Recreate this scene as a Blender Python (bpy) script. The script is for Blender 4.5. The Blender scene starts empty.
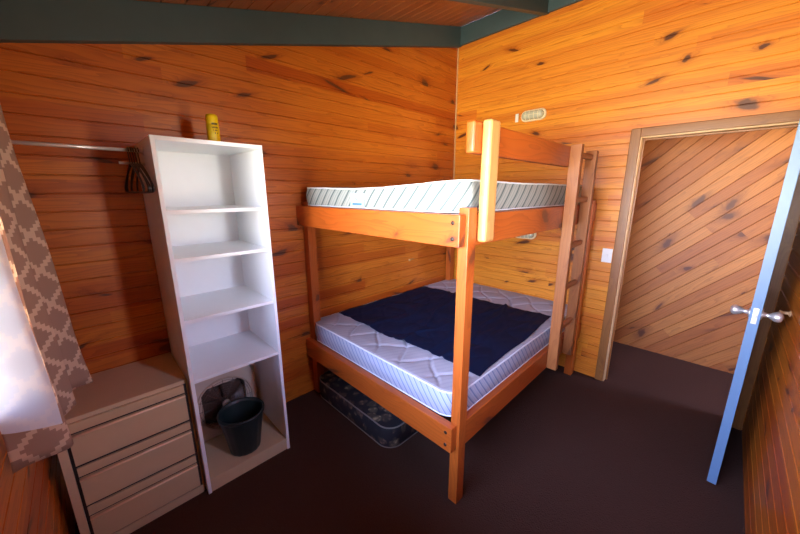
import bpy, bmesh, math, random
from mathutils import Vector as V, Matrix, noise as mnoise
R = math.radians
random.seed(7)
C = bpy.context.scene.collection
W = {}          # world matrix of every object made here

# ------------------------------------------------------------------ helpers
def link(o, M, parent=None):
    C.objects.link(o)
    if parent is not None:
        o.parent = parent
        o.matrix_local = W[parent.name].inverted() @ M
    else:
        o.matrix_world = M
    W[o.name] = M.copy()
    return o

def thing(name, label, cat, loc=(0, 0, 0), rz=0, group=None, kind=None):
    o = bpy.data.objects.new(name, None)
    o.empty_display_size = 0.05
    link(o, Matrix.Translation(V(loc)) @ Matrix.Rotation(rz, 4, 'Z'))
    return tag(o, label, cat, group, kind)

def tag(o, label=None, cat=None, group=None, kind=None):
    if label: o['label'] = label
    if cat: o['category'] = cat
    if group: o['group'] = group
    if kind: o['kind'] = kind
    return o

def build(name, bm, mat, parent=None, M=None, smooth=False, bevel=0, seg=2, label=None):
    bmesh.ops.recalc_face_normals(bm, faces=bm.faces)
    me = bpy.data.meshes.new(name)
    bm.to_mesh(me); bm.free()
    mats = mat if isinstance(mat, (list, tuple)) else [mat]
    for m in mats: me.materials.append(m)
    if smooth:
        for p in me.polygons: p.use_smooth = True
    o = bpy.data.objects.new(name, me)
    link(o, M if M is not None else Matrix.Identity(4), parent)
    if bevel:
        b = o.modifiers.new('edge', 'BEVEL'); b.width = bevel; b.segments = seg; b.limit_method = 'ANGLE'
        for p in me.polygons: p.use_smooth = True
        w = o.modifiers.new('wn', 'WEIGHTED_NORMAL'); w.keep_sharp = True
    if label: o['label'] = label
    return o

def bx(bm, x0, x1, y0, y1, z0, z1, mi=0):
    vs = [bm.verts.new((x, y, z)) for x in (x0, x1) for y in (y0, y1) for z in (z0, z1)]
    fs = [(0,1,3,2),(4,6,7,5),(0,4,5,1),(2,3,7,6),(0,2,6,4),(1,5,7,3)]
    out = []
    for f in fs:
        fc = bm.faces.new([vs[i] for i in f]); fc.material_index = mi; out.append(fc)
    return vs

def box(name, x0, x1, y0, y1, z0, z1, mat, parent=None, bevel=0.0015, label=None):
    """box given in world coordinates; its local X runs along its longest side (grain direction)"""
    c = V(((x0+x1)/2, (y0+y1)/2, (z0+z1)/2)); d = [abs(x1-x0), abs(y1-y0), abs(z1-z0)]
    ax = d.index(max(d))
    Rm = {0: Matrix.Identity(3), 1: Matrix(((0,-1,0),(1,0,0),(0,0,1))), 2: Matrix(((0,0,-1),(0,1,0),(1,0,0)))}[ax]
    # columns of Rm = local axes in the world
    loc = {0: (d[0], d[1], d[2]), 1: (d[1], d[0], d[2]), 2: (d[2], d[1], d[0])}[ax]
    bm = bmesh.new(); a, b, e = [q/2 for q in loc]
    bx(bm, -a, a, -b, b, -e, e)
    return build(name, bm, mat, parent, Matrix.Translation(c) @ Rm.to_4x4(), bevel=bevel, label=label)

def tube(bm, pts, r, n=8, closed=False, mi=0):
    pts = [V(p) for p in pts]; rings = []; N = len(pts); up = None
    for i, p in enumerate(pts):
        if closed: t = (pts[(i+1) % N] - pts[(i-1) % N]).normalized()
        else: t = (pts[min(i+1, N-1)] - pts[max(i-1, 0)]).normalized()
        if up is None:
            up = t.orthogonal().normalized()
        up = (up - t*up.dot(t))
        up = up.normalized() if up.length > 1e-6 else t.orthogonal().normalized()
        s = t.cross(up); rr = r[i] if isinstance(r, (list, tuple)) else r
        rings.append([bm.verts.new(p + (up*math.cos(2*math.pi*k/n) + s*math.sin(2*math.pi*k/n))*rr) for k in range(n)])
    for i in range(N if closed else N-1):
        a, b = rings[i], rings[(i+1) % N]
        off = 0
        if closed and i == N-1:
            off = min(range(n), key=lambda q: (a[0].co - b[q].co).length)
        for k in range(n):
            f = bm.faces.new((a[k], a[(k+1) % n], b[(k+1+off) % n], b[(k+off) % n])); f.material_index = mi
    if not closed:
        bm.faces.new(rings[0][::-1]).material_index = mi; bm.faces.new(rings[-1]).material_index = mi

def lathe(bm, prof, n=32, wob=None, mi=0):
    rings = []
    for j, (r, z) in enumerate(prof):
        if r < 1e-6: rings.append([bm.verts.new((0, 0, z))]); continue
        rings.append([bm.verts.new(((r + (wob(k, j) if wob else 0))*math.cos(2*math.pi*k/n), (r + (wob(k, j) if wob else 0))*math.sin(2*math.pi*k/n), z)) for k in range(n)])
    for a, b in zip(rings, rings[1:]):
        for k in range(n):
            q = (a[k % len(a)], a[(k+1) % len(a)], b[(k+1) % len(b)], b[k % len(b)])
            q = list(dict.fromkeys(q))
            if len(q) > 2: bm.faces.new(q).material_index = mi

def rrect(L, Wd, r, n=6):
    pts = []
    for cx, cy, a0 in ((L/2-r, Wd/2-r, 0), (-L/2+r, Wd/2-r, 90), (-L/2+r, -Wd/2+r, 180), (L/2-r, -Wd/2+r, 270)):
        for k in range(n+1):
            a = R(a0 + 90*k/n); pts.append((cx + r*math.cos(a), cy + r*math.sin(a)))
    return pts

# ------------------------------------------------------------------ materials
class NT:
    def __init__(s, name):
        s.m = bpy.data.materials.new(name); s.m.use_nodes = True
        s.n = s.m.node_tree.nodes; s.l = s.m.node_tree.links
        s.p = s.n['Principled BSDF']
    def node(s, t, **kw):
        n = s.n.new(t)
        for k, v in kw.items():
            if k.startswith('_'): setattr(n, k[1:], v)
        for k, v in kw.items():
            if not k.startswith('_'):
                key = int(k[1:]) if k[0] == 'i' and k[1:].isdigit() else k.replace('__', ' ')
                if hasattr(v, 'links') or isinstance(v, bpy.types.NodeSocket): s.l.new(v, n.inputs[key])
                else: n.inputs[key].default_value = v
        return n
    def math(s, op, a, b=0.0, c=0.0, clamp=False):
        return s.node('ShaderNodeMath', _operation=op, _use_clamp=clamp, i0=a, i1=b, i2=c).outputs[0]
    def mix(s, f, a, b, mode='MIX'):
        n = s.n.new('ShaderNodeMix'); n.data_type = 'RGBA'; n.blend_type = mode
        for i, v in ((0, f), (6, a), (7, b)):
            if isinstance(v, bpy.types.NodeSocket): s.l.new(v, n.inputs[i])
            else: n.inputs[i].default_value = v if i == 0 else tuple(v)[:3] + (1,)
        return n.outputs[2]
    def out(s, col=None, rough=None, bump=None, bstr=0.2, bdist=0.002, **kw):
        if col is not None:
            if isinstance(col, bpy.types.NodeSocket): s.l.new(col, s.p.inputs['Base Color'])
            else: s.p.inputs['Base Color'].default_value = tuple(col)[:3] + (1,)
        if rough is not None:
            if isinstance(rough, bpy.types.NodeSocket): s.l.new(rough, s.p.inputs['Roughness'])
            else: s.p.inputs['Roughness'].default_value = rough
        if bump is not None:
            b = s.node('ShaderNodeBump', Strength=bstr, Distance=bdist, Height=bump)
            s.l.new(b.outputs[0], s.p.inputs['Normal'])
        for k, v in kw.items(): s.p.inputs[k.replace('__', ' ')].default_value = v
        return s.m

def pine(name, light, mid, dark, knotc=(0.10, 0.03, 0.012), pitch=0.083, boards=True, rough=0.38, knots=1.0, var=0.5, coat=0.0):
    t = NT(name)
    co = t.node('ShaderNodeTexCoord').outputs['Object']
    sp = t.node('ShaderNodeSeparateXYZ', Vector=co)
    u0, v0, w0 = sp.outputs
    rnd = t.node('ShaderNodeObjectInfo').outputs['Random']
    if boards:
        vb = t.math('DIVIDE', v0, pitch); b = t.math('FLOOR', vb); vf = t.math('SUBTRACT', vb, b)
        br = t.node('ShaderNodeTexWhiteNoise', _noise_dimensions='1D', W=t.math('ADD', b, 0.37)).outputs['Value']
        # boards are butt jointed here and there
        seg = t.math('FLOOR', t.math('ADD', t.math('DIVIDE', u0, 2.4), t.math('MULTIPLY', br, 7.0)))
        br = t.node('ShaderNodeTexWhiteNoise', _noise_dimensions='2D', Vector=t.node('ShaderNodeCombineXYZ', X=t.math('ADD', b, 0.37), Y=seg).outputs[0]).outputs['Value']
        u = t.math('ADD', u0, t.math('MULTIPLY', br, 31.7)); vv = t.math('MULTIPLY', t.math('SUBTRACT', vf, 0.5), pitch)
        kb = t.math('MULTIPLY', b, 5.0)
    else:
        br = rnd; u = t.math('ADD', u0, t.math('MULTIPLY', rnd, 31.7)); vv = t.math('ADD', v0, t.math('MULTIPLY', w0, 0.83)); kb = t.math('MULTIPLY', rnd, 50.0)
        kb = t.math('FLOOR', kb)
    KS = 0.26
    shr = t.math('MULTIPLY', t.math('MULTIPLY', t.math('SUBTRACT', br, 0.42), 4.0), t.math('DIVIDE', vv, KS))
    kv = t.node('ShaderNodeCombineXYZ', X=t.math('ADD', t.math('DIVIDE', u, KS*1.45), shr), Y=t.math('ADD', t.math('ADD', kb, 0.5), t.math('DIVIDE', vv, KS))).outputs[0]
    vor = t.node('ShaderNodeTexVoronoi', _voronoi_dimensions='2D', _feature='F1', Vector=kv, Scale=1.0, Randomness=1.0)
    kd0 = vor.outputs['Distance']
    kc = t.node('ShaderNodeSeparateColor', Color=vor.outputs['Color']).outputs
    wobk = t.node('ShaderNodeTexNoise', _noise_dimensions='2D', Vector=kv, Scale=6.0, Detail=2.0).outputs[0]
    kd0 = t.math('ADD', kd0, t.math('MULTIPLY', t.math('SUBTRACT', wobk, 0.5), 0.17))
    kd = t.math('DIVIDE', kd0, t.math('ADD', 0.22, t.math('MULTIPLY', kc[0], 1.05)))      # knots of several sizes
    kd = t.math('ADD', kd, t.math('MULTIPLY', t.math('GREATER_THAN', kc[1], 0.56), 3.0))
    infl = t.math('POWER', 2.718, t.math('MULTIPLY', t.math('MULTIPLY', kd, kd), -28.0))
    nlow = t.node('ShaderNodeTexNoise', Vector=t.node('ShaderNodeCombineXYZ', X=t.math('MULTIPLY', u, 1.6), Y=t.math('MULTIPLY', vv, 14.0), Z=t.math('MULTIPLY', br, 40.0)).outputs[0], Scale=1.0, Detail=2.0).outputs[0]
    ph = t.math('ADD', t.math('MULTIPLY', nlow, 7.0), t.math('ADD', t.math('MULTIPLY', vv, 45.0), t.math('MULTIPLY', infl, 2.2)))
    ring = t.math('FRACT', ph)
    ring = t.math('POWER', ring, 2.2)
    fine = t.node('ShaderNodeTexNoise', Vector=t.node('ShaderNodeCombineXYZ', X=t.math('MULTIPLY', u, 7.0), Y=t.math('MULTIPLY', vv, 420.0), Z=br).outputs[0], Scale=1.0, Detail=3.0).outputs[0]
    g = t.math('ADD', t.math('MULTIPLY', ring, 0.55), t.math('MULTIPLY', fine, 0.35), clamp=True)
    tone = t.math('ADD', t.math('MULTIPLY', br, var), t.math('MULTIPLY', nlow, 0.35), clamp=True)
    c = t.mix(tone, light, mid)
    c = t.mix(t.math('MULTIPLY', g, 0.62), c, dark)
    halo = t.math('SUBTRACT', 1.0, t.math('DIVIDE', kd, 0.42), clamp=True)
    c = t.mix(t.math('MULTIPLY', t.math('MULTIPLY', halo, halo), 1.0*knots), c, dark)
    core = t.node('ShaderNodeMapRange', _interpolation_type='SMOOTHSTEP', Value=kd, i1=0.07, i2=0.13, i3=1.0, i4=0.0).outputs[0]
    c = t.mix(t.math('MULTIPLY', core, 0.9*knots), c, knotc)
    return t.out(c, rough, bump=g, bstr=0.12, bdist=0.0006, Coat__Weight=coat, Coat__Roughness=0.25)

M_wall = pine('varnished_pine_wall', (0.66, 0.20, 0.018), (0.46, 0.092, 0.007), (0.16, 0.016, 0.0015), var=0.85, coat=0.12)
M_wallr = pine('lit_pine_wall', (0.86, 0.36, 0.030), (0.66, 0.19, 0.018), (0.30, 0.05, 0.003), knotc=(0.07, 0.018, 0.006), var=0.85, coat=0.12)  # yellower, lighter copy of the wall pine, window light painted into its colour
M_hall = pine('hall_pine', (0.58, 0.25, 0.06), (0.38, 0.125, 0.028), (0.12, 0.03, 0.009), var=0.9, pitch=0.09, rough=0.5, )
M_ceil = pine('ceiling_pine', (0.44, 0.17, 0.05), (0.33, 0.10, 0.025), (0.18, 0.05, 0.012), pitch=0.11)
M_bed = pine('bed_pine', (0.55, 0.135, 0.018), (0.44, 0.082, 0.008), (0.20, 0.028, 0.003), boards=False, coat=0.2, knots=0.8)
M_guard = pine('pale_pine', (0.60, 0.36, 0.13), (0.50, 0.26, 0.08), (0.32, 0.13, 0.035), boards=False, coat=0.1, knots=0.5)
M_ladder = pine('ladder_pine', (0.46, 0.18, 0.055), (0.35, 0.12, 0.032), (0.18, 0.05, 0.012), boards=False, knots=0.7)
M_trimw = pine('architrave_timber', (0.32, 0.13, 0.032), (0.24, 0.085, 0.019), (0.12, 0.035, 0.008), boards=False, knots=0.2)
M_jamb = pine('jamb_timber', (0.66, 0.42, 0.20), (0.55, 0.32, 0.14), (0.36, 0.18, 0.08), boards=False, knots=0.1)

def plain(name, col, rough=0.5, nscale=0, amt=0.1, **kw):
    t = NT(name)
    if nscale:
        n = t.node('ShaderNodeTexNoise', Vector=t.node('ShaderNodeTexCoord').outputs['Object'], Scale=nscale, Detail=3.0).outputs[0]
        c = t.mix(n, [q*(1-amt) for q in col], [min(1, q*(1+amt)) for q in col])
        return t.out(c, rough, bump=n, bstr=0.08, **kw)
    return t.out(col, rough, **kw)

M_green = plain('dark_green_paint', (0.048, 0.082, 0.088), 0.55, 9, 0.12)
M_white = plain('white_melamine', (0.86, 0.89, 0.90), 0.35, 14, 0.02)
M_beige = plain('beige_melamine', (0.60, 0.46, 0.28), 0.42, 12, 0.04)
M_beige2 = plain('beige_drawer_laminate', (0.60, 0.45, 0.26), 0.4, 12, 0.05)
M_lip = plain('tan_lip_highlight', (0.90, 0.68, 0.42), 0.25, 10, 0.05)  # lighter than the drawer fronts: light caught on the lip is painted in
M_black = plain('black_plastic', (0.012, 0.012, 0.013), 0.3, 30, 0.2)
M_bin = plain('dark_green_plastic', (0.012, 0.022, 0.022), 0.42, 30, 0.2)
M_gap = plain('recess_shade', (0.03, 0.02, 0.015), 0.8, 10, 0.2)  # near-black that paints the shade inside the drawer gaps
M_chrome = plain('brushed_chrome', (0.85, 0.83, 0.80), 0.33, 60, 0.04, Metallic=0.8)
M_steel = plain('rod_steel', (0.85, 0.84, 0.82), 0.35, 60, 0.04, Metallic=0.6)
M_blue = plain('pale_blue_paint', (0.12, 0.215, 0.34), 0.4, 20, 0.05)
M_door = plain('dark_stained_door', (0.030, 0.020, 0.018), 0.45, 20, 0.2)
M_yellow = plain('yellow_can', (0.90, 0.66, 0.01), 0.3, 20, 0.03)
M_ink = plain('black_ink', (0.03, 0.03, 0.02), 0.5, 20, 0.1)
M_cream = plain('cream_plastic', (0.80, 0.72, 0.50), 0.4, 20, 0.04)
M_swwhite = plain('white_plastic', (0.80, 0.80, 0.76), 0.35, 20, 0.03)
M_glassy = plain('ribbed_frosted_glass', (0.50, 0.52, 0.40), 0.18, 30, 0.15, Coat__Weight=0.6)
M_fanhouse = plain('beige_fan_plastic', (0.58, 0.48, 0.38), 0.45, 20, 0.05)
M_fandark = plain('dark_fan_plastic', (0.10, 0.06, 0.045), 0.4, 20, 0.1)
M_fanrim = plain('tan_fan_rim', (0.50, 0.38, 0.28), 0.4, 20, 0.1)
M_bolt = plain('dark_bolt', (0.04, 0.025, 0.02), 0.4, 20, 0.1, Metallic=0.6)
M_plaster = plain('painted_plaster', (0.55, 0.48, 0.38), 0.8, 6, 0.05)
M_piping = plain('white_piping', (0.74, 0.78, 0.80), 0.7, 60, 0.05)
M_spipe = plain('grey_piping', (0.22, 0.19, 0.16), 0.6, 60, 0.1)
M_bluetag = plain('pale_blue_label', (0.38, 0.60, 0.76), 0.6, 60, 0.03)
M_tagink = plain('blue_label_ink', (0.05, 0.16, 0.28), 0.6, 60, 0.05)

def carpet():
    t = NT('brown_carpet'); co = t.node('ShaderNodeTexCoord').outputs['Object']
    a = t.node('ShaderNodeTexNoise', Vector=co, Scale=260.0, Detail=3.0).outputs[0]
    b = t.node('ShaderNodeTexNoise', Vector=co, Scale=2.2, Detail=4.0).outputs[0]
    w = t.node('ShaderNodeTexVoronoi', Vector=co, Scale=150.0).outputs['Distance']
    c = t.mix(a, (0.030, 0.0145, 0.010), (0.108, 0.054, 0.037))
    c = t.mix(t.math('MULTIPLY', b, 0.5), c, (0.038, 0.019, 0.013))
    return t.out(c, 0.95, bump=t.math('ADD', a, w), bstr=0.7, bdist=0.004, Specular__IOR__Level=0.05)
M_carpet = carpet()

def ticking(name, pale, stripe, sc, slope):
    """mattress cover: quilted off-white top, diagonally striped border"""
    t = NT(name); co = t.node('ShaderNodeTexCoord').outputs['Object']
    x, y, z = t.node('ShaderNodeSeparateXYZ', Vector=co).outputs
    nz = t.node('ShaderNodeSeparateXYZ', Vector=t.node('ShaderNodeNewGeometry').outputs['True Normal']).outputs[2]
    top = t.node('ShaderNodeMapRange', Value=t.math('ABSOLUTE', nz), i1=0.55, i2=0.8).outputs[0]
    a = t.math('ADD', t.math('SUBTRACT', x, y), t.math('MULTIPLY', z, slope))
    a = t.math('MULTIPLY', a, sc)
    wob = t.node('ShaderNodeTexNoise', Vector=co, Scale=9.0, Detail=1.0).outputs[0]
    s = t.math('FRACT', t.math('ADD', a, t.math('MULTIPLY', wob, 0.25)))
    f = t.node('ShaderNodeMapRange', _interpolation_type='SMOOTHSTEP', Value=t.math('ABSOLUTE', t.math('SUBTRACT', s, 0.5)), i1=0.04, i2=0.16, i3=1.0, i4=0.0).outputs[0]
    s2 = t.math('FRACT', t.math('MULTIPLY', a, 3.0))
    f2 = t.math('MULTIPLY', t.math('GREATER_THAN', s2, 0.7), 0.35)
    side = t.mix(t.math('MAXIMUM', f, f2), pale, stripe)
    q = t.math('FRACT', t.math('MULTIPLY', t.math('ADD', t.math('MULTIPLY', x, 0.5), y), 26.0))
    f3 = t.math('MULTIPLY', t.math('GREATER_THAN', q, 0.62), 0.30)
    tp = t.mix(f3, (0.40, 0.375, 0.39), (0.28, 0.275, 0.32))
    n = t.node('ShaderNodeTexNoise', Vector=co, Scale=180.0, Detail=2.0).outputs[0]
    c = t.mix(top, side, tp)
    return t.out(c, 0.75, bump=n, bstr=0.25, bdist=0.001)
M_mattu = ticking('upper_mattress_cover', (0.34, 0.375, 0.355), (0.085, 0.12, 0.125), 13, -0.9)
M_mattl = ticking('lower_mattress_cover', (0.42, 0.45, 0.53), (0.15, 0.21, 0.36), 22, 0.8)

def navy():
    t = NT('navy_cotton'); co = t.node('ShaderNodeTexCoord').outputs['Object']
    a = t.node('ShaderNodeTexNoise', Vector=co, Scale=500.0, Detail=2.0).outputs[0]
    c = t.mix(a, (0.002, 0.005, 0.019), (0.005, 0.011, 0.036))
    return t.out(c, 0.75, bump=a, bstr=0.3, bdist=0.0008, Specular__IOR__Level=0.15)
M_navy = navy()

def floral():
    t = NT('dark_floral_tapestry'); co = t.node('ShaderNodeTexCoord').outputs['Object']
    n = t.node('ShaderNodeTexNoise', Vector=co, Scale=14.0, Detail=3.0)
    wv = t.node('ShaderNodeVectorMath', _operation='ADD', i0=co, i1=t.node('ShaderNodeVectorMath', _operation='SCALE', i0=n.outputs['Color'], Scale=0.07).outputs[0]).outputs[0]
    v = t.node('ShaderNodeTexVoronoi', Vector=wv, Scale=14.0)
    v2 = t.node('ShaderNodeTexVoronoi', Vector=wv, Scale=34.0)
    hue = t.node('ShaderNodeSeparateColor', Color=v.outputs['Color'])
    f = t.node('ShaderNodeMapRange', Value=v.outputs['Distance'], i1=0.28, i2=0.52, i3=1.0, i4=0.0).outputs[0]
    f = t.math('MULTIPLY', f, t.math('GREATER_THAN', hue.outputs[1], 0.12))
    pet = t.node('ShaderNodeMapRange', Value=v2.outputs['Distance'], i1=0.15, i2=0.5, i3=1.0, i4=0.25).outputs[0]
    fc = t.mix(hue.outputs[0], (0.30, 0.17, 0.11), (0.22, 0.19, 0.11))
    fc = t.mix(t.math('GREATER_THAN', hue.outputs[2], 0.72), fc, (0.48, 0.37, 0.22))
    c = t.mix(t.math('MULTIPLY', f, pet), (0.014, 0.013, 0.018), fc)
    return t.out(c, 0.8, bump=n.outputs[0], bstr=0.2)
M_floral = floral()

def curtain_mat(name='trellis_curtain', c0=(0.44, 0.28, 0.20), c1=(0.76, 0.58, 0.42)):
    t = NT(name); co = t.node('ShaderNodeTexCoord').outputs['UV']
    x, y, z = t.node('ShaderNodeSeparateXYZ', Vector=co).outputs
    s = 0.0115; n = 11.0
    q = t.math('FLOOR', t.math('DIVIDE', x, s)); r = t.math('FLOOR', t.math('DIVIDE', y, s))
    def line(a):
        fr = t.math('FRACT', t.math('DIVIDE', t.math('ADD', a, 0.5), n))
        return t.math('LESS_THAN', fr, 1.9/n)
    a = t.math('MAXIMUM', line(t.math('ADD', q, r)), line(t.math('SUBTRACT', q, r)))
    w = t.node('ShaderNodeTexNoise', Vector=co, Scale=400.0, Detail=2.0).outputs[0]
    c = t.mix(a, c0, c1)
    t.out(c, 0.85, bump=w, bstr=0.2, bdist=0.0006)
    tr = t.node('ShaderNodeBsdfTranslucent', Color=c)
    mx = t.node('ShaderNodeMixShader', i0=0.4, i1=t.p.outputs[0], i2=tr.outputs[0])
    t.l.new(mx.outputs[0], t.n['Material Output'].inputs[0])
    return t.m
M_curtain = curtain_mat()
M_lining = curtain_mat('curtain_lining', (0.82, 0.86, 0.93), (0.87, 0.89, 0.93))

def glass_mat():
    t = NT('window_glass')
    tr = t.node('ShaderNodeBsdfTransparent', Color=(0.97, 0.99, 0.98, 1)); gl = t.node('ShaderNodeBsdfGlossy', Roughness=0.02)
    fr = t.node('ShaderNodeFresnel', IOR=1.45)
    mx = t.node('ShaderNodeMixShader', i0=fr.outputs[0], i1=tr.outputs[0], i2=gl.outputs[0])
    t.l.new(mx.outputs[0], t.n['Material Output'].inputs[0])
    return t.m
M_glass = glass_mat()

# ------------------------------------------------------------------ the room
XL, YF = -3.27, -2.50          # window wall, near wall
SL = 0.265; ZT = 3.20          # raked ceiling: height ZT over the door wall, falling towards the window
def zc(x): return ZT + SL*x

def panel(name, origin, u, v, polys, pitch, mat, angle=0, back=0.09, groove=0.006, phase=0.0, kind='structure'):
    u = V(u).normalized(); v = V(v).normalized(); n = u.cross(v)
    ca, sa = math.cos(angle), math.sin(angle)
    ub = u*ca + v*sa; vb = -u*sa + v*ca
    M = Matrix((ub, vb, n)).transposed().to_4x4(); M.translation = V(origin)
    bm = bmesh.new()
    for poly in polys:
        P = [(a*ca + b*sa, -a*sa + b*ca) for a, b in poly]
        umin, umax = min(p[0] for p in P)-.01, max(p[0] for p in P)+.01
        vmin, vmax = min(p[1] for p in P), max(p[1] for p in P)
        b2 = bmesh.new(); prof = []
        k = math.floor((vmin-phase)/pitch)
        while k*pitch + phase < vmax + pitch:
            c = k*pitch + phase
            prof += [(c-0.0045, 0), (c-.0012, -groove), (c+.0012, -groove), (c+0.0045, 0)]; k += 1
        row = [(b2.verts.new((umin, q, d)), b2.verts.new((umax, q, d))) for q, d in prof]
        for r0, r1 in zip(row, row[1:]): b2.faces.new((r0[0], r0[1], r1[1], r1[0]))
        area = sum(P[i][0]*P[(i+1) % len(P)][1] - P[(i+1) % len(P)][0]*P[i][1] for i in range(len(P)))
        if area < 0: P = P[::-1]
        for i in range(len(P)):
            a, b = V(P[i]), V(P[(i+1) % len(P)]); d = (b-a)
            nn = V((d.y, -d.x, 0))   # outwards for a counter-clockwise outline
            bmesh.ops.bisect_plane(b2, geom=b2.verts[:]+b2.edges[:]+b2.faces[:], plane_co=(a.x, a.y, 0), plane_no=nn, clear_outer=True)
        tmp = bpy.data.meshes.new('t'); b2.to_mesh(tmp); b2.free(); bm.from_mesh(tmp); bpy.data.meshes.remove(tmp)
        lo = [bm.verts.new((p[0], p[1], -back)) for p in P]; hi = [bm.verts.new((p[0], p[1], -0.007)) for p in P]
        bm.faces.new(lo); bm.faces.new(hi)
        for i in range(len(P)):
            j = (i+1) % len(P); bm.faces.new((lo[i], lo[j], hi[j], hi[i]))
    me = bpy.data.meshes.new(name); bm.to_mesh(me); bm.free(); me.materials.append(mat)
    o = bpy.data.objects.new(name, me); link(o, M)
    return tag(o, kind=kind)

PT = 0.083
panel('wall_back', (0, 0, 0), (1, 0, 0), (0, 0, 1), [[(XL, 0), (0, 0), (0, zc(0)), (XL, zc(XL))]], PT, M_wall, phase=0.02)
D0, D1, DH = 1.645, 2.452, 2.0
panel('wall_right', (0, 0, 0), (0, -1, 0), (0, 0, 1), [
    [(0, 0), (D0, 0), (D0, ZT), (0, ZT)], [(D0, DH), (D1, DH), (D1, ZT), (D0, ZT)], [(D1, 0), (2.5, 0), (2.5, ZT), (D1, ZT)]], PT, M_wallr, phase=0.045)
WY0, WY1, WZ0, WZ1 = -2.42, -0.78, 0.985, 2.06
FX0, FX1 = 1.85, 2.12
panel('wall_front', (0, YF, 0), (-1, 0, 0), (0, 0, 1), [
    [(0, 0), (FX0, 0), (FX0, zc(-FX0)), (0, zc(0))], [(FX1, 0), (-XL, 0), (-XL, zc(XL)), (FX1, zc(-FX1))],
    [(FX0, 0), (FX1, 0), (FX1, WZ0), (FX0, WZ0)], [(FX0, WZ1), (FX1, WZ1), (FX1, zc(-FX1)), (FX0, zc(-FX0))]], PT, M_wall, phase=0.02)
WY0, WY1, WZ0, WZ1 = -2.42, -0.78, 0.985, 2.06
panel('wall_left', (XL, 0, 0), (0, 1, 0), (0, 0, 1), [
    [(YF, 0), (0, 0), (0, WZ0), (YF, WZ0)], [(YF, WZ1), (0, WZ1), (0, zc(XL)), (YF, zc(XL))],
    [(YF, WZ0), (WY0, WZ0), (WY0, WZ1), (YF, WZ1)], [(WY1, WZ0), (0, WZ0), (0, WZ1), (WY1, WZ1)]], PT, M_wall, phase=0.045)
ln = math.sqrt(1+SL*SL)
panel('ceiling', (0, 0, ZT), (0, 1, 0), (1, 0, SL), [[(YF-.05, -3.45), (.02, -3.45), (.02, 0.02), (YF-.05, 0.02)]], 0.11, M_ceil)

bm = bmesh.new(); bx(bm, -3.36, 1.05, -4.2, 0.6, -0.08, 0)
tag(build('floor', bm, M_carpet), kind='structure')

# hallway behind the doorway
panel('wall_hall', (0.95, 0, 0), (0, -1, 0), (0, 0, 1), [[(-.5, 0), (4.1, 0), (4.1, 2.42), (-.5, 2.42)]], 0.09, M_hall, angle=R(45))
bm = bmesh.new(); bx(bm, 0.09, 1.04, -4.2, .6, 2.42, 2.5); tag(build('ceiling_hall', bm, M_plaster), kind='structure')
bm = bmesh.new(); bx(bm, 0.09, 0.95, .5, .6, 0, 2.42); tag(build('wall_hall_back', bm, M_plaster), kind='structure')
bm = bmesh.new(); bx(bm, 0.0, 0.09, -4.2, -2.5, 0, 2.42); bx(bm, 0.0, 0.09, 0.0, .6, 0, 2.42); tag(build('wall_hall_side', bm, M_plaster), kind='structure')
bm = bmesh.new(); bx(bm, 0.09, 0.95, -4.2, -4.1, 0, 0.9); bx(bm, 0.09, 0.95, -4.2, -4.1, 2.1, 2.42)
bx(bm, 0.09, .2, -4.2, -4.1, .9, 2.1); bx(bm, 0.85, .95, -4.2, -4.1, .9, 2.1)
tag(build('wall_hall_front', bm, M_plaster), kind='structure')

# painted rafters and plate
def rafter(name, y0, y1):
    bm = bmesh.new(); h0, h1 = -0.175, 0.0
    ps = [(0.0, h0), (0.0, h1), (XL, h1), (XL, h0)]
    a = [bm.verts.new((x, y0, zc(x)+h)) for x, h in ps]; b = [bm.verts.new((x, y1, zc(x)+h)) for x, h in ps]
    bm.faces.new(a); bm.faces.new(b)
    for i in range(4): bm.faces.new((a[i], a[(i+1) % 4], b[(i+1) % 4], b[i]))
    return tag(build(name, bm, M_green, bevel=0.003), kind='structure')
rafter('trim_1', -0.045, 0.0); rafter('trim_2', -0.90, -0.855); rafter('trim_3', -1.755, -1.71)
o = box('trim_4', -0.028, 0.0, YF, -0.045, 3.03, 3.19, M_green); tag(o, kind='structure')
o = box('trim_5', -0.011, 0.0, -0.012, 0.0, 0, 3.03, M_jamb); tag(o, kind='structure')

# door frame: architraves, jamb lining, stops
fr = thing('trim_6', 'brown timber frame around the open doorway', 'door frame', (0, -1.66, 0), kind='structure')
box('architrave', -0.018, 0.0, -1.66, -1.598, 0, 2.05, M_trimw, fr, .004)
box('architrave', -0.018, 0.0, -2.497, -2.44, 0, 2.05, M_trimw, fr, .004)
box('architrave', -0.0185, 0.0, -2.44, -1.66, 1.99, 2.05, M_trimw, fr, .004)
box('jamb', -0.006, 0.11, -1.668, -1.645, 0, 2.0, M_jamb, fr, .002)
box('jamb', -0.006, 0.11, -2.452, -2.447, 0, 2.0, M_jamb, fr, .001)
box('jamb', -0.006, 0.11, -2.447, -1.668, 1.979, 2.0, M_jamb, fr, .002)
box('door_stop', 0.04, 0.055, -1.68, -1.668, 0, 1.979, M_trimw, fr, .002)
box('door_stop', 0.04, 0.055, -2.447, -1.68, 1.967, 1.979, M_trimw, fr, .002)

# door, standing open against the near wall
hx, hy = -0.024, -2.412; fx, fy = -0.735, -2.352
ang = math.atan2(fy-hy, fx-hx); Ld = math.hypot(fx-hx, fy-hy)
dr = thing('door_1', 'open door with a pale blue edge and chrome knobs', 'door', (hx, hy, 0), ang, kind='structure')
MD = Matrix.Translation((hx, hy, 0)) @ Matrix.Rotation(ang, 4, 'Z')
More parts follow.
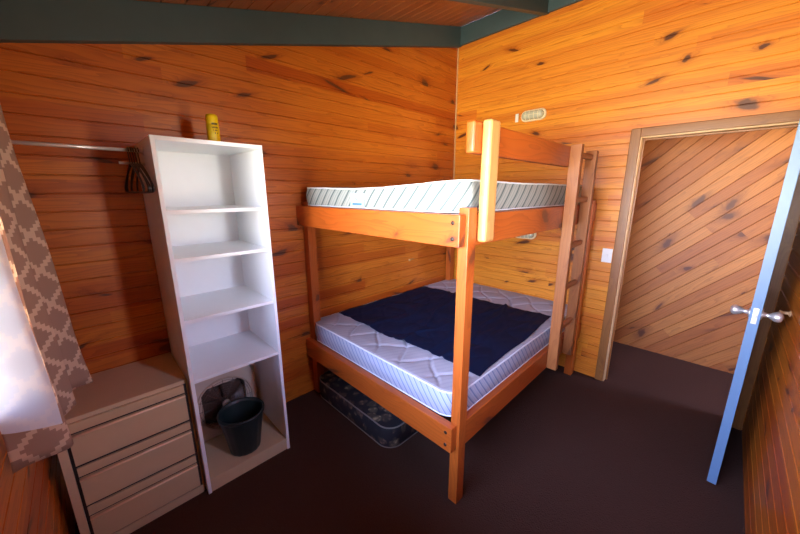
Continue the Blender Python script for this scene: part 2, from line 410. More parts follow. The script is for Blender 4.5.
# local x runs to the free edge, +y is the room-side face (turned to the near wall)
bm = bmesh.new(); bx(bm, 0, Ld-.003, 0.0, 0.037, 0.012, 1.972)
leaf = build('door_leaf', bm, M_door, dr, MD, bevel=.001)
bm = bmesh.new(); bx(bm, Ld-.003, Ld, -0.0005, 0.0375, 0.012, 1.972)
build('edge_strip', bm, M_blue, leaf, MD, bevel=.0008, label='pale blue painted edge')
bm = bmesh.new(); bx(bm, Ld, Ld+.0015, 0.009, 0.028, 0.965, 1.045)
build('latch_plate', bm, M_chrome, leaf, MD, bevel=.0006)
bm = bmesh.new(); bx(bm, Ld, Ld+.011, 0.013, 0.024, 0.995, 1.015)
build('latch', bm, M_chrome, leaf, MD, bevel=.002)
for s in (-1, 1):
    bm = bmesh.new()
    lathe(bm, [(0, 0), (.028, 0), (.028, .004), (.013, .007), (.010, .018), (.0105, .026), (.019, .036), (.0245, .048), (.0255, .058), (.021, .067), (.010, .072), (0, .073)], 28)
    Mk = MD @ Matrix.Translation((Ld-.06, 0.0 if s < 0 else 0.037, 1.005)) @ Matrix.Rotation(R(90 if s < 0 else -90), 4, 'X')
    build('knob', bm, M_chrome, dr, Mk, smooth=True)
bm = bmesh.new(); lathe(bm, [(0, 0), (.016, 0), (.016, .004), (.008, .008), (.008, .030), (.011, .032), (.011, .040), (0, .041)], 20)
o = build('door_stop', bm, M_jamb, None, Matrix.Translation((-0.55, YF, 1.0)) @ Matrix.Rotation(R(-90), 4, 'X'), smooth=True)
tag(o, 'small turned wooden door stop fixed to the wall behind the open door', 'door stop')

# window behind the curtain
wn = thing('window_1', 'timber framed window above the drawers', 'window', (XL, -1.5, WZ0), kind='structure')
wf = box('window_frame', XL-.07, XL-.02, WY0, WY0+.04, WZ0, WZ1, M_swwhite, wn)
box('window_frame', XL-.07, XL-.02, WY1-.04, WY1, WZ0, WZ1, M_swwhite, wn)
box('window_frame', XL-.07, XL-.02, WY0+.04, WY1-.04, WZ0, WZ0+.04, M_swwhite, wn)
box('window_frame', XL-.07, XL-.02, WY0+.04, WY1-.04, WZ1-.04, WZ1, M_swwhite, wn)
bm = bmesh.new(); bx(bm, XL-.047, XL-.043, WY0+.04, WY1-.04, WZ0+.04, WZ1-.04)
build('pane', bm, M_glass, wn)

wn = thing('window_added', 'added window in the wall behind the viewer, brightening the bookcase', 'window', (-(FX0+FX1)/2, YF, WZ0), kind='structure')  # added, no such window known: extra daylight for the bookcase front
for a, b, c, d in ((-FX1, -FX1+.04, WZ0, WZ1), (-FX0-.04, -FX0, WZ0, WZ1), (-FX1+.04, -FX0-.04, WZ0, WZ0+.04), (-FX1+.04, -FX0-.04, WZ1-.04, WZ1)):
    box('window_frame', a, b, YF-.07, YF-.02, c, d, M_swwhite, wn)
bm = bmesh.new(); bx(bm, -FX1+.04, -FX0-.04, YF-.047, YF-.043, WZ0+.04, WZ1-.04)
build('pane', bm, M_glass, wn)

# ------------------------------------------------------------------ curtain
def smoothpath(pts, n):
    out = []
    for i in range(len(pts)-1):
        p0, p1, p2, p3 = [V(pts[min(max(j, 0), len(pts)-1)]) for j in (i-1, i, i+1, i+2)]
        for k in range(n):
            t = k/n
            out.append(0.5*((2*p1) + (p2-p0)*t + (2*p0-5*p1+4*p2-p3)*t*t + (3*p1-p0-3*p2+p3)*t**3))
    out.append(V(pts[-1])); return out
hem = smoothpath([(-3.262, -.915), (-3.20, -.905), (-3.150, -.885), (-3.148, -.85), (-3.185, -.78), (-3.195, -.73), (-3.150, -.68), (-3.128, -.645), (-3.150, -.60), (-3.178, -.565), (-3.125, -.51), (-3.082, -.475), (-3.10, -.445), (-3.17, -.435), (-3.235, -.44), (-3.258, -.45)], 6)
topp = smoothpath([(-3.235, -.93), (-3.20, -.92), (-3.175, -.905), (-3.178, -.87), (-3.21, -.81), (-3.215, -.77), (-3.18, -.72), (-3.165, -.69), (-3.18, -.65), (-3.20, -.61), (-3.17, -.56), (-3.145, -.52), (-3.16, -.49), (-3.19, -.475), (-3.215, -.46), (-3.225, -.45)], 6)
bm = bmesh.new(); uvl = bm.loops.layers.uv.new('UV'); rows = []; NZ = 40; z0, z1 = 0.85, 2.12
arc = [0]
for a, b in zip(hem, hem[1:]): arc.append(arc[-1] + (a-b).length)
def hemz(i): return z0 + 0.006*math.sin(i*.35) - (0.012 if i < 18 else 0.0)
for j in range(NZ+1):
    t = j/NZ; row = []
    for i in range(len(hem)):
        p = hem[i].lerp(topp[i], t**0.8)
        z = hemz(i)*(1-t) + z1*t
        w = 0.003*math.sin(z*9 + i*.4)
        row.append((bm.verts.new((p.x + w, p.y + w*.5, z)), (arc[i], z)))
    rows.append(row)
for j in range(NZ):
    for i in range(len(hem)-1):
        q = (rows[j][i], rows[j][i+1], rows[j+1][i+1], rows[j+1][i])
        f = bm.faces.new([a[0] for a in q])
        for lp, a in zip(f.loops, q): lp[uvl].uv = a[1]
o = build('curtain', bm, M_curtain, smooth=True)
sm = o.modifiers.new('thick', 'SOLIDIFY'); sm.thickness = 0.0016
tag(o, 'brown curtain with a cream stepped trellis pattern hanging beside the chest of drawers', 'curtain')
cur = o
bm = bmesh.new(); uvl = bm.loops.layers.uv.new('UV'); rows = []
for j in range(31):
    t = j/30; row = []
    for i in range(0, 13):
        zb = .968 - .045*(i/12)
        z = zb*(1-t) + 2.11*t; tt = (z-z0)/(z1-z0)
        p = hem[i].lerp(topp[i], tt**0.8); q = hem[i+1].lerp(topp[i+1], tt**0.8); w = 0.003*math.sin(z*9 + i*.4)
        d = (q-p).normalized(); nrm = V((d.y, -d.x))
        if nrm.y > 0: nrm = -nrm
        row.append((bm.verts.new((p.x + w + nrm.x*.004, p.y + w*.5 + nrm.y*.004, z)), (arc[i], z)))
    rows.append(row)
for j in range(30):
    for i in range(12):
        q = (rows[j][i], rows[j][i+1], rows[j+1][i+1], rows[j+1][i])
        f = bm.faces.new([a[0] for a in q])
        for lp, a in zip(f.loops, q): lp[uvl].uv = a[1]
build('lining', bm, M_lining, cur, smooth=True, label='white lining on the back of the curtain')
cr = thing('curtain_rod', 'thin metal curtain rod above the trellis curtain', 'curtain rod', (-3.2, -1.5, 2.13))
bm = bmesh.new(); tube(bm, [(-3.19, -2.3, 2.13), (-3.19, -.40, 2.13)], .008, 12); build('rod', bm, M_steel, cr, smooth=True)
for y in (-2.2, -.42): box('bracket', -3.27, -3.185, y-.01, y+.01, 2.118, 2.142, M_steel, cr, .002)

# ------------------------------------------------------------------ chest of drawers
cx0, cx1, cy, ch = -3.232, -2.7565, -0.422, 0.682
cd = thing('chest_of_drawers', 'low beige chest of three drawers beside the tall bookcase', 'chest of drawers', ((cx0+cx1)/2, -.21, 0))
box('side_panel', cx0, cx0+.028, cy, -.004, 0, ch, M_beige, cd)
box('side_panel', cx1-.008, cx1, cy+.012, -.004, 0, ch, M_beige, cd)
box('top', cx0+.028, cx1-.008, cy+.016, -.004, ch-.02, ch, M_beige, cd)
box('plinth', cx0+.028, cx1-.008, cy+.006, cy+.022, 0, .044, M_beige, cd)
box('gap_shade_board', cx0+.028, cx1-.008, cy+.013, cy+.0175, .044, .662, M_gap, cd, .0005, label='dark board painting shade into the drawer gaps')  # added board, its dark colour stands in for shade between the drawers
box('back_panel', cx0+.028, cx1-.008, -.010, -.004, 0.02, ch-.02, M_gap, cd)
for zt, zb in ((.662, .467), (.451, .261), (.245, .057)):
    bm = bmesh.new()
    # profile of a drawer front with a finger lip (y, z)
    pr = [(cy+.016, zb), (cy, zb), (cy, zt-.058), (cy+.001, zt-.055), (cy+.0135, zt-.053), (cy+.0135, zt-.044), (cy+.004, zt-.042), (cy+.003, zt), (cy+.016, zt)]
    xa, xb = cx0+.040, cx1-.020
    A = [bm.verts.new((xa, y, z)) for y, z in pr]; B = [bm.verts.new((xb, y, z)) for y, z in pr]
    bm.faces.new(A); bm.faces.new(B)
    for i in range(len(pr)): bm.faces.new((A[i], A[(i+1) % len(pr)], B[(i+1) % len(pr)], B[i]))
    bx(bm, xa+.01, xb-.01, cy+.016, -.05, zb+.025, zt-.03)
    d = build('drawer', bm, M_beige2, cd)
    bm = bmesh.new(); tube(bm, [(xa, cy-.002, zt-.0575), (xb, cy-.002, zt-.0575)], .0055, 10)
    build('handle', bm, M_lip, d, smooth=True, label='tan finger-pull lip with its highlight painted in')

# ------------------------------------------------------------------ bookcase
bx0, bx1, by, bh = -2.752, -2.284, -0.454, 1.836
bc = thing('bookcase', 'tall narrow white bookcase with open shelves beside the chest of drawers', 'bookcase', ((bx0+bx1)/2, -.22, 0))
box('side_panel', bx0, bx0+.017, by, -.001, 0, bh, M_white, bc, .001)
box('side_panel', bx1-.017, bx1, by, -.001, 0, bh, M_white, bc, .001)
box('top', bx0+.017, bx1-.017, by, -.001, bh-.018, bh, M_white, bc, .001)
box('back_panel', bx0+.017, bx1-.017, -.006, -.001, .08, bh-.018, M_white, bc, .0005)
for z in (1.523, 1.302, 1.0, .680):
    box('shelf', bx0+.017, bx1-.017, by+.004, -.006, z-.017, z, M_white, bc, .001)
box('bottom_shelf', bx0+.017, bx1-.017, by+.004, -.006, .060, .078, M_beige, bc, .001, label='beige bottom shelf')
box('plinth', bx0+.017, bx1-.017, by+.006, by+.022, 0, .060, M_beige, bc, .001, label='beige plinth')

# yellow spray can on top
can = thing('spray_can', 'yellow spray can with black print standing on top of the bookcase', 'spray can', (-2.452, -.27, bh))
bm = bmesh.new(); lathe(bm, [(0, 0), (.028, 0), (.0295, .004), (.0295, .095), (.028, .101), (.0275, .102)], 32)
body = build('can_body', bm, M_yellow, can, W[can.name], smooth=True)
bm = bmesh.new(); lathe(bm, [(.0278, .101), (.0282, .103), (.0280, .135), (.0265, .145), (.022, .150), (0, .152)], 32)
build('cap', bm, M_yellow, can, W[can.name], smooth=True)
bm = bmesh.new(); rnd = random.Random(3)
for row, zz in enumerate((.098, .082, .069, .056)):
    a = 218 + row*1.5; 
    while a < 272:
        wd = rnd.choice((4, 6, 9)); hgt = (.010, .008, .007, .007)[row]
        if rnd.random() < .8:
            q = []
            for aa, z in ((a, zz), (a+wd, zz+.0008), (a+wd, zz+hgt), (a, zz+hgt*rnd.uniform(.6, 1))):
                for rr in (.0293, .0299): q.append(bm.verts.new((rr*math.cos(R(aa)), rr*math.sin(R(aa)), z)))
            bm.faces.new((q[1], q[3], q[5], q[7])); bm.faces.new((q[0], q[6], q[4], q[2]))
            for i in range(4): j = (i+1) % 4; bm.faces.new((q[2*i], q[2*j], q[2*j+1], q[2*i+1]))
        a += wd + 2.5
build('label_print', bm, M_ink, body, W[can.name] @ Matrix.Rotation(R(28), 4, 'Z'), label='black print on the can')

# waste bin
wb = Matrix.Translation((-2.508, -.335, .0785))
bm = bmesh.new(); N = 64
ribs = lambda k, j: (0.0016 if (k % 4 < 2) else 0) if 1 < j < 6 else 0
lathe(bm, [(0, 0), (.078, 0), (.083, .004), (.086, .02), (.104, .14), (.118, .228), (.118, .236), (.127, .238), (.1285, .252), (.124, .258), (.118, .256), (.114, .232), (.100, .13), (.082, .02), (.076, .006), (0, .006)], N, ribs)
o = build('waste_bin', bm, M_bin, None, wb, smooth=True)
tag(o, 'small dark green plastic waste bin on the bottom shelf of the bookcase', 'bin')

# box fan leaning at the back of the bottom compartment
fn = thing('box_fan', 'beige box fan with a round dark grille standing behind the waste bin', 'fan', (-2.525, -.09, .0785))
MF = Matrix.Translation((-2.528, -.085, .0785)) @ Matrix.Rotation(R(-6), 4, 'X')
def oval_plate(bm, L, H, r, y0, y1, hole=None):
    out = rrect(L, H, r, 8); n = len(out)
    f0 = [bm.verts.new((p[0], y0, p[1])) for p in out]; b0 = [bm.verts.new((p[0], y1, p[1])) for p in out]
    for i in range(n): bm.faces.new((f0[i], f0[(i+1) % n], b0[(i+1) % n], b0[i]))
    if hole:
        h = [(hole*math.cos(math.atan2(p[1], p[0])), hole*math.sin(math.atan2(p[1], p[0]))) for p in out]
        f1 = [bm.verts.new((p[0], y0, p[1])) for p in h]; b1 = [bm.verts.new((p[0], y1, p[1])) for p in h]
        for i in range(n):
            j = (i+1) % n
            bm.faces.new((f0[i], f0[j], f1[j], f1[i])); bm.faces.new((b0[i], b0[j], b1[j], b1[i])); bm.faces.new((f1[i], f1[j], b1[j], b1[i]))
    else: bm.faces.new(f0); bm.faces.new(b0)
Mc = MF @ Matrix.Translation((0, 0, .196))
bm = bmesh.new(); oval_plate(bm, .375, .388, .045, -.04, .03, .163)
build('housing', bm, M_fanhouse, fn, Mc)
bm = bmesh.new(); tube(bm, [(.166*math.cos(2*math.pi*k/48), -.044, .166*math.sin(2*math.pi*k/48)) for k in range(48)], .006, 8, True)
build('grille_rim', bm, M_fanrim, fn, Mc, smooth=True)
bm = bmesh.new()
for rr in (.03, .045, .06, .075, .09, .105, .12, .135, .15):
    tube(bm, [(rr*math.cos(2*math.pi*k/40), -.046 - .006*(1-rr/.16), rr*math.sin(2*math.pi*k/40)) for k in range(40)], .0011, 5, True)
for k in range(16):
    a = 2*math.pi*k/16; tube(bm, [(.025*math.cos(a), -.052, .025*math.sin(a)), (.165*math.cos(a), -.044, .165*math.sin(a))], .0012, 5)
g = build('grille', bm, M_fandark, fn, Mc, smooth=True)
bm = bmesh.new(); lathe(bm, [(0, .016), (.016, .014), (.024, .006), (.024, 0), (0, 0)], 24)
build('hub_cap', bm, M_fanrim, g, Mc @ Matrix.Translation((0, -.050, 0)) @ Matrix.Rotation(R(90), 4, 'X'), smooth=True)
for k in range(5):
    bm = bmesh.new(); a0 = 2*math.pi*k/5; gr = []
    for i in range(6):
        r_ = .02 + .125*i/5; row = []
        for j in range(5):
            a = a0 + (j/4-.5)*1.05*(.55+.45*i/5); row.append(bm.verts.new((r_*math.cos(a), -.005 + (j/4-.5)*.028, r_*math.sin(a))))
        gr.append(row)
    for i in range(5):
        for j in range(4): bm.faces.new((gr[i][j], gr[i][j+1], gr[i+1][j+1], gr[i+1][j]))
    b = build('fan_blade', bm, M_fandark, fn, Mc, smooth=True); b.modifiers.new('t', 'SOLIDIFY').thickness = .002
bm = bmesh.new(); lathe(bm, [(0, 0), (.163, 0), (.163, -.004), (0, -.004)], 40)
build('rear_guard', bm, M_fandark, fn, Mc @ Matrix.Translation((0, .028, 0)) @ Matrix.Rotation(R(90), 4, 'X'))

# clothes rod with hangers
RY, RZ = -.245, 1.788
rd = thing('clothes_rod', 'thin chrome clothes rod running from the curtain to the bookcase side', 'clothes rod', (-3.0, RY, RZ))
bm = bmesh.new(); tube(bm, [(XL+.004, RY, RZ), (bx0-.001, RY, RZ)], .0075, 14); build('rod', bm, M_steel, rd, smooth=True)
for x, s in ((bx0-.0005, -1), (XL+.0005, 1)):
    bm = bmesh.new(); lathe(bm, [(0, 0), (.018, 0), (.018, .003), (.011, .006), (.011, .014), (0, .014)], 20)
    build('rod_socket', bm, M_steel, rd, Matrix.Translation((x, RY, RZ)) @ Matrix.Rotation(R(90*s), 4, 'Y'), smooth=True)
bm = bmesh.new(); tube(bm, [(-2.845, -.22, 1.733), (bx0-.0005, -.22, 1.733)], .006, 12)
o = build('peg', bm, M_swwhite, smooth=True); tag(o, 'short white peg on the bookcase side under the clothes rod', 'peg')

def hanger_mesh(seed):
    r = random.Random(seed); bm = bmesh.new(); w = .208 + r.uniform(-.01, .01)
    hook = [(-.012, .0), (-.016, .008)]
    hk = []
    for k in range(13):
        a = R(200 - 20*k); hk.append((.0145*math.cos(a), .0 + .0145*math.sin(a) - .0032, 0))
    hk = [(p[0], 0, p[1]) for p in hk]
    hk += [(.006, 0, -.030), (0, 0, -.040), (0, 0, -.062)]
    tube(bm, hk, .0022, 8)
    fr_ = [(0, -.060), (.05, -.072), (.11, -.098), (.165, -.128), (w, -.158), (w+.004, -.172), (w-.012, -.184), (w*.6, -.187), (0, -.188), (-w*.6, -.187), (-w+.012, -.184), (-w-.004, -.172), (-w, -.158), (-.165, -.128), (-.11, -.098), (-.05, -.072)]
    sp = smoothpath([(p[0], p[1]) for p in fr_+fr_[:1]], 3)[:-1]
    tube(bm, [(p.x, 0, p.y) for p in sp], .0042, 8, True)
    tube(bm, [(0, 0, -.060), (0, 0, -.075)], .006, 8)
    return bm
hpos = [(-2.808, 92, 0), (-2.800, 96, 0), (-2.791, 92, 0), (-2.782, 94, 0), (-2.772, 91, 0)]
hl = ['black plastic hanger outermost in the bunch, furthest from the bookcase',
      'black plastic hanger second in the bunch counting from the curtain side',
      'black plastic hanger in the middle of the five on the rod',
      'black plastic hanger second in the bunch counting from the bookcase side',
      'black plastic hanger hanging closest against the bookcase side']
for (x, a, _), lb in zip(hpos, hl):
    o = build('clothes_hanger', hanger_mesh(int(a)), M_black, None, Matrix.Translation((x, RY, RZ + .0075 - .0068)) @ Matrix.Rotation(R(a), 4, 'Z'), smooth=True)
    tag(o, lb, 'hanger', 'black hangers bunched on the clothes rod')

# ------------------------------------------------------------------ bunk bed
bed = thing('bunk_bed', 'wooden double bunk bed with a ladder standing in the corner', 'bunk bed', (-.92, -.72, 0))
P0, P1 = -1.848, -1.786
box('post', P0, P1, -1.435, -1.383, 0, 1.535, M_bed, bed, .003)
box('post', P0, P1, -.072, -.004, 0, 1.535, M_bed, bed, .003)
box('post', -.115, -.045, -1.435, -1.375, 0, 1.535, M_bed, bed, .003)
box('post', -.115, -.045, -.075, -.013, 0, 1.535, M_bed, bed, .003)
for z0_, z1_ in ((1.368, 1.507), (.334, .474)):
    e = box('end_rail', -1.892, P0, -1.420, -.004, z0_, z1_, M_bed, bed, .004)
    for zz in (z0_+.035, z1_-.035):
        bm = bmesh.new(); lathe(bm, [(0, 0), (.009, 0), (.009, .002), (.006, .0035), (0, .004)], 16)
        build('bolt', bm, M_bolt, e, Matrix.Translation((-1.8922, -1.385, zz)) @ Matrix.Rotation(R(-90), 4, 'Y'), smooth=True)
    box('end_rail', -.045, -.008, -1.437, -.013, z0_, z1_, M_bed, bed, .004)
    box('side_rail', P1, -.115, -1.433, -1.390, z0_, z1_, M_bed, bed, .004)
    box('side_rail', P1, -.115, -.060, -.020, z0_, z1_, M_bed, bed, .004)
    box('ledger', P1, -.115, -1.390, -1.36, z0_+.02, z1_-.022, M_bed, bed, .002)
    box('ledger', P1, -.115, -.09, -.060, z0_+.02, z1_-.022, M_bed, bed, .002)
    for k in range(14):
        x = P1 + .02 + k*.1185
        box('bed_slat', x, x+.07, -1.39, -.06, z1_-.022, z1_-.003, M_bed, bed, .001)
gp = box('guard_post', -1.785, -1.705, -1.480, -1.4355, 1.385, 1.888, M_guard, bed, .012, label='pale yellow upright')
box('guard_rail', -1.835, -.700, -1.4350, -1.391, 1.755, 1.882, M_bed, bed, .010)
M_ = M_ladder
bm = bmesh.new()
bx(bm, -.752, -.708, -1.503, -1.4355, .345, 1.888); bx(bm, -.438, -.394, -1.503, -1.4355, .345, 1.874)
for v in bm.verts: v.co = V((v.co.z, v.co.y, -v.co.x))
lad = build('ladder', bm, M_ladder, bed, Matrix(((0,0,-1,0),(0,1,0,0),(1,0,0,0),(0,0,0,1))), bevel=.003, label='brown ladder on the side of the bunk')
for z in (1.83, 1.548, 1.243, .945, .643):
    box('rung', -.708, -.438, -1.486, -1.454, z-.018, z+.018, M_ladder, lad, .010)

# ------------------------------------------------------------------ mattresses
def cushion(L, Wd, T, r, nx, ny, top, bulge=.006, edge=.022, nz=6):
    """rounded block centred on x,y with its underside on z=0; top(x,y) gives extra height"""
    def mp(x, y):
        ax, ay = abs(x), abs(y); ex, ey = L/2-r, Wd/2-r
        if ax > ex and ay > ey:
            a, b = (ax-ex)/r, (ay-ey)/r
            ax, ay = ex + r*a*math.sqrt(1-b*b/2), ey + r*b*math.sqrt(1-a*a/2)
        return math.copysign(ax, x), math.copysign(ay, y)
    def ticks(S, n):
        k = max(3, round(r/ (S/n)))
        inner = [-S/2+r + (S-2*r)*i/(n-2*k) for i in range(n-2*k+1)]
        return [-S/2 + r*i/k for i in range(k)] + inner + [S/2 - r + r*i/k for i in range(1, k+1)]
    xs, ys = ticks(L, nx), ticks(Wd, ny)
    bm = bmesh.new()
    def sheetv(inset, zf):
        d = {}
        for i, x in enumerate(xs):
            for j, y in enumerate(ys):
                px, py = mp(x, y); px *= 1-inset/(L/2); py *= 1-inset/(Wd/2)
                d[i, j] = bm.verts.new((px, py, zf(px, py)))
        return d
    topv = sheetv(edge*.55, lambda x, y: T + top(x, y))
    botv = sheetv(edge*.55, lambda x, y: 0)
    for d in (topv, botv):
        for i in range(len(xs)-1):
            for j in range(len(ys)-1): bm.faces.new((d[i, j], d[i+1, j], d[i+1, j+1], d[i, j+1]))
    ring = [(i, 0) for i in range(len(xs))] + [(len(xs)-1, j) for j in range(1, len(ys))] + [(i, len(ys)-1) for i in range(len(xs)-2, -1, -1)] + [(0, j) for j in range(len(ys)-2, 0, -1)]
    prev = [botv[k] for k in ring]
    tz = [topv[k].co.z for k in ring]
    prof = [(edge*.15, edge*.25), (0, edge)] + [(-bulge*math.sin(math.pi*q/nz), None if False else q/nz) for q in range(1, nz)] + [(0, -edge), (edge*.15, -edge*.25)]
    loops = []
    for n_, (ins, zz) in enumerate(prof):
        row = []
        for (i, j), tt in zip(ring, tz):
            px, py = mp(xs[i], ys[j]); px *= 1-ins/(L/2); py *= 1-ins/(Wd/2)
            if n_ < 2: z = zz
            elif n_ >= len(prof)-2: z = tt + zz
            else: z = edge + (tt-2*edge)*zz
            row.append(bm.verts.new((px, py, z)))
        for a in range(len(ring)):
            b = (a+1) % len(ring); bm.faces.new((prev[a], prev[b], row[b], row[a]))
        prev = row; loops.append([v.co.copy() for v in row])
    last = [topv[k] for k in ring]
    for a in range(len(ring)):
        b = (a+1) % len(ring); bm.faces.new((prev[a], prev[b], last[b], last[a]))
    return bm, loops[-1], loops[0]

def quilt(x, y, s=.25, depth=.0085):
    if False: pass
    edge_ = min(1, max(0, (WM/2-abs(y))/.09), max(0, (LM/2-abs(x))/.09)); depth = depth*edge_
    a = (x*.9 + y)/s; b = (x*.9 - y)/s
    wa = a + .10*math.sin(b*2.6); wb_ = b + .10*math.sin(a*2.6)
    da = abs(wa - round(wa))*s*.72; db = abs(wb_ - round(wb_))*s*.72
    return -depth*(math.exp(-(da/.009)**2) + math.exp(-(db/.009)**2)) + .3*depth*min(da, db)/.08

LM, WM = 1.83, 1.375
def low_top(x, y): return quilt(x, y) + .003*mnoise.noise(V((x*3, y*3, 0)))
Mlow = Matrix.Translation((-.018-LM/2, -.022-WM/2, .4745))
bm, tl, bl = cushion(LM, WM, .145, .10, 210, 160, low_top)
lm = build('mattress', bm, M_mattl, None, Mlow, smooth=True)
tag(lm, 'white quilted mattress with a blue striped border on the lower bunk', 'mattress')
bm = bmesh.new(); tube(bm, tl, .0045, 6, True); tube(bm, bl, .004, 6, True); build('piping', bm, M_piping, lm, Mlow, smooth=True)
def up_top(x, y):
    X = x; near = -y/(WM/2)
    s = .020*max(0, near-.25)**1.0*(1 if near < 2 else 0) - .010*math.exp(-((near+.05)/.45)**2)
    return quilt(x, y)*.8 + s + .006*mnoise.noise(V((x*2.2, y*2.2, 5)))
Mup = Matrix.Translation((-.018-LM/2, -.022-WM/2, 1.5075))
bm, tl, bl = cushion(LM, WM, .128, .10, 210, 160, up_top)
um = build('mattress', bm, M_mattu, None, Mup, smooth=True)
tag(um, 'white mattress with a pale green striped border on the top bunk', 'mattress')
bm = bmesh.new(); tube(bm, tl, .0045, 6, True); tube(bm, bl, .004, 6, True); build('piping', bm, M_piping, um, Mup, smooth=True)
bm = bmesh.new(); bx(bm, -1.8605, -1.8545, -.745, -.62, 1.520, 1.596)
lt = build('care_label', bm, M_bluetag, um, bevel=.001, label='pale blue label on the mattress end')
bm = bmesh.new()
bx(bm, -1.8612, -1.8602, -.727, -.640, 1.528, 1.540)
tube(bm, [(-1.8606, -.668, 1.570), (-1.8606, -.682, 1.556), (-1.8606, -.690, 1.562)], .0016, 6)
build('label_print', bm, M_tagink, lt, label='blue print on the label')

# navy sheet on the lower mattress
bm = bmesh.new(); nx, ny = 120, 140; g = []
cor = [V((-1.612, -.045)), V((-.52, -.045)), V((-.44, -1.330)), V((-1.60, -1.392))]
ztop = .4745 + .145
for i in range(nx+1):
    row = []
    for j in range(ny+1):
        s, t = i/nx, j/ny
        p = (cor[0]*(1-s) + cor[1]*s)*(1-t) + (cor[3]*(1-s) + cor[2]*s)*t
        p = p + V((.012*math.sin(t*9+1)*(1 if i == 0 or True else 0)*(1-s) + .010*math.sin(t*7)*s, .008*math.sin(s*8)*(t)))
        q = V((p.x*5 + .8*math.sin(p.y*3), p.y*5, 1.3))
        h = .004 + .014*abs(mnoise.noise(q*1.0)) + .014*max(0, mnoise.noise(V((p.x*2.0+p.y*6, p.y*14 - p.x*3, 4))))**1.0
        # folds running across
        for c0, k_, amp in ((-.62, .35, .010), (-.86, -.2, .008), (-1.05, .15, .010), (-.42, .1, .006), (-1.2, -.1, .007)):
            dd = p.y - (c0 + k_*(p.x+1.0) + .02*math.sin(p.x*11)); h += 1.7*amp*math.exp(-(dd/.012)**2)*(.4+.6*abs(mnoise.noise(V((p.x*3, c0*9, 0)))))
        xm = p.x - (-.018-LM/2); ym = p.y - (-.022-WM/2)
        row.append(bm.verts.new((p.x, p.y, ztop + max(quilt(xm, ym)*.3, -.002) + h)))
    g.append(row)
for i in range(nx):
    for j in range(ny): bm.faces.new((g[i][j], g[i+1][j], g[i+1][j+1], g[i][j+1]))
o = build('bed_sheet', bm, M_navy, smooth=True); o.modifiers.new('t', 'SOLIDIFY').thickness = .003
tag(o, 'dark navy blue sheet spread across the lower mattress', 'sheet')

# floral soft suitcase under the bed
SL_, SW_ = .62, .885
Msc = Matrix.Translation((-1.862+SL_/2, -.055-SW_/2, .0015))
bm, tl, bl = cushion(SL_, SW_, .150, .10, 40, 56, lambda x, y: .006*(1-(x/.31)**2)*(1-(y/.45)**2) + .003*mnoise.noise(V((x*6, y*6, 2))), bulge=.004, edge=.014)
sc = build('suitcase', bm, M_floral, None, Msc, smooth=True)
tag(sc, 'dark floral soft suitcase lying flat under the bunk bed', 'suitcase')
bm = bmesh.new(); tube(bm, tl, .0045, 6, True); tube(bm, bl, .0045, 6, True); build('piping', bm, M_spipe, sc, Msc, smooth=True)

# ------------------------------------------------------------------ wall fittings
def bunker_light(loc, label):
    t = thing('bulkhead_light', label, 'wall light', loc, group='oval wall lights beside the bunks')
    M0 = Matrix.Translation(V(loc)) @ Matrix(((0,0,-1,0),(-1,0,0,0),(0,1,0,0),(0,0,0,1)))   # local x -> -Y, y -> Z, z -> -X
    L, H = .225, .095
    def dome(L, H, prof):
        bm = bmesh.new(); rows = []
        for s, z in prof:
            rows.append([bm.verts.new((a*s if False else a - math.copysign(min(abs(a), (1-s)*H/2), a), b*s, z)) for a, b in rrect(L, H, H/2-.0005, 10)])
        n = len(rows[0])
        for p, q in zip(rows, rows[1:]):
            for i in range(n): bm.faces.new((p[i], p[(i+1) % n], q[(i+1) % n], q[i]))
        bm.faces.new(rows[0][::-1]); bm.faces.new(rows[-1]); return bm
    build('light_base', dome(L, H, [(1, 0.0005), (1, .012), (.94, .017), (.80, .018)]), M_cream, t, M0)
    build('lens', dome(L*.86, H*.74, [(1, .017), (.97, .030), (.86, .042), (.62, .050), (.3, .053)]), M_glassy, t, M0, smooth=True)
    bm = bmesh.new()
    for x in (-.055, -.02, .02, .055):
        tube(bm, [(x, H*.42*math.cos(R(a)), .016 + .040*math.sin(R(a))) for a in range(0, 181, 18)], .0022, 6)
    tube(bm, [(L*.45*math.cos(R(a)), 0, .016 + .042*math.sin(R(a))**.6 if 0 < a < 180 else .016) for a in range(0, 181, 15)], .0022, 6)
    tube(bm, [(p[0], p[1], .018) for p in rrect(L*.9, H*.84, H*.84/2-.001, 8)], .003, 6, True)
    build('guard', bm, M_cream, t, M0, smooth=True)
bunker_light((0, -.845, 2.262), 'oval cream wall light above the top bunk')
bunker_light((0, -.855, 1.212), 'oval cream wall light in the lower bunk, half hidden by the upper rail')
def switch(loc, w, h, label, name='light_switch'):
    t = thing(name, label, 'switch', loc)
    x, y, z = loc
    pl = box('switch_plate', x-.008, x-.0005, y-w/2, y+w/2, z-h/2, z+h/2, M_swwhite, t, .002)
    box('rocker', x-.0115, x-.008, y-.007, y+.007, z-.012, z+.012, M_swwhite, pl, .001)
switch((0, -.690, 2.262), .030, .072, 'small cream switch beside the top bunk wall light')
switch((0, -1.556, 1.095), .072, .115, 'white light switch beside the door frame')
# little wooden peg on the back wall inside the lower bunk
bm = bmesh.new(); bx(bm, -.72, -.695, -.016, -.0005, .925, .945); bx(bm, -.695, -.65, -.012, -.0005, .935, .945)
o = build('wooden_peg', bm, M_guard, bevel=.002)
tag(o, 'tiny pale wooden peg on the back wall above the lower mattress', 'peg')

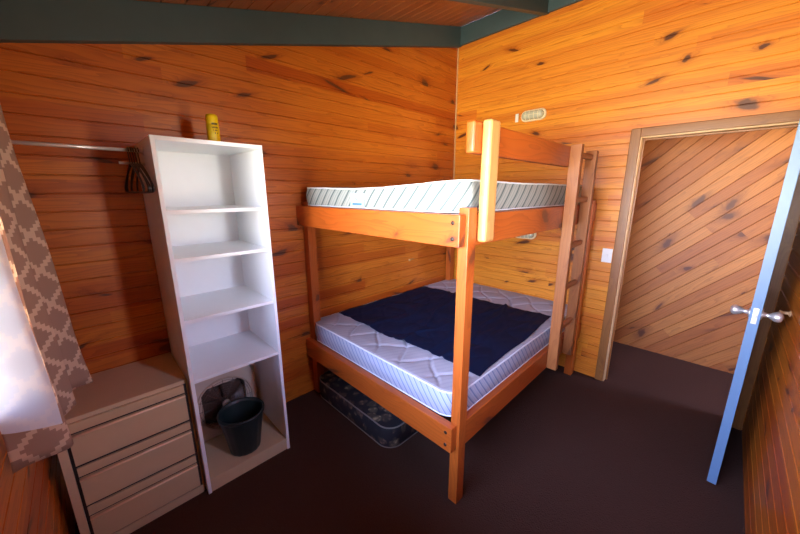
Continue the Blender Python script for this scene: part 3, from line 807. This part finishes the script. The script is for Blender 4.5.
# ------------------------------------------------------------------ light
w = bpy.data.worlds.new('World'); bpy.context.scene.world = w; w.use_nodes = True
nt = w.node_tree; nd = nt.nodes; lk = nt.links
bg = nd['Background']
tc = nd.new('ShaderNodeTexCoord'); sx = nd.new('ShaderNodeSeparateXYZ'); lk.new(tc.outputs['Generated'], sx.inputs[0])
rp = nd.new('ShaderNodeValToRGB'); lk.new(sx.outputs[2], nd.new('ShaderNodeMath').inputs[0])
mm = [n for n in nd if n.type == 'MATH'][0]; mm.operation = 'MULTIPLY_ADD'; mm.inputs[1].default_value = .5; mm.inputs[2].default_value = .5
lk.new(mm.outputs[0], rp.inputs[0])
el = rp.color_ramp.elements
el[0].position = 0.0; el[0].color = (.60, .50, .36, 1)
el[1].position = 1.0; el[1].color = (.18, .30, .62, 1)
e = el.new(.485); e.color = (1.0, .90, .72, 1)
e = el.new(.515); e.color = (.80, .82, 1.06, 1)
e = el.new(.70); e.color = (.44, .50, .90, 1)
lk.new(rp.outputs[0], bg.inputs[0]); bg.inputs[1].default_value = 22.0
def portal(loc, rot, sx_, sy_):
    l = bpy.data.lights.new('portal', 'AREA'); l.shape = 'RECTANGLE'; l.size = sx_; l.size_y = sy_; l.cycles.is_portal = True
    o = bpy.data.objects.new('window_portal', l); o.location = loc; o.rotation_euler = rot; C.objects.link(o)
portal((XL-.075, (WY0+WY1)/2, (WZ0+WZ1)/2), (0, R(-90), 0), WZ1-WZ0, WY1-WY0)
portal((-(FX0+FX1)/2, YF-.075, (WZ0+WZ1)/2), (R(90), 0, 0), FX1-FX0, WZ1-WZ0)  # portal of the added window
portal((.52, -4.15, 1.5), (R(90), 0, 0), .65, 1.2)

# ------------------------------------------------------------------ camera
f, yaw, pitch, roll = 322.067, R(44.682), R(13.04), R(-.123)
fw = V((math.sin(yaw)*math.cos(pitch), math.cos(yaw)*math.cos(pitch), -math.sin(pitch)))
rt = V((math.cos(yaw), -math.sin(yaw), 0)); up = rt.cross(fw)
rt2 = rt*math.cos(roll) + up*math.sin(roll); up2 = -rt*math.sin(roll) + up*math.cos(roll)
cam = bpy.data.cameras.new('Camera'); cam.sensor_width = 36; cam.lens = f/800*36; cam.clip_start = .02
co = bpy.data.objects.new('Camera', cam); C.objects.link(co)
Mx = Matrix((rt2, up2, -fw)).transposed().to_4x4(); Mx.translation = V((-3.015, -2.202, 1.599))
co.matrix_world = Mx
S = bpy.context.scene; S.camera = co
S.view_settings.view_transform = 'Standard'; S.view_settings.look = 'None'
S.view_settings.exposure = 1.18; S.view_settings.gamma = 1; S.view_settings.use_curve_mapping = False
S.cycles.max_bounces = 10; S.cycles.diffuse_bounces = 7; S.cycles.glossy_bounces = 3; S.cycles.transparent_max_bounces = 8
S.cycles.caustics_reflective = False; S.cycles.caustics_refractive = False
S.cycles.use_denoising = True; S.cycles.sample_clamp_indirect = 6
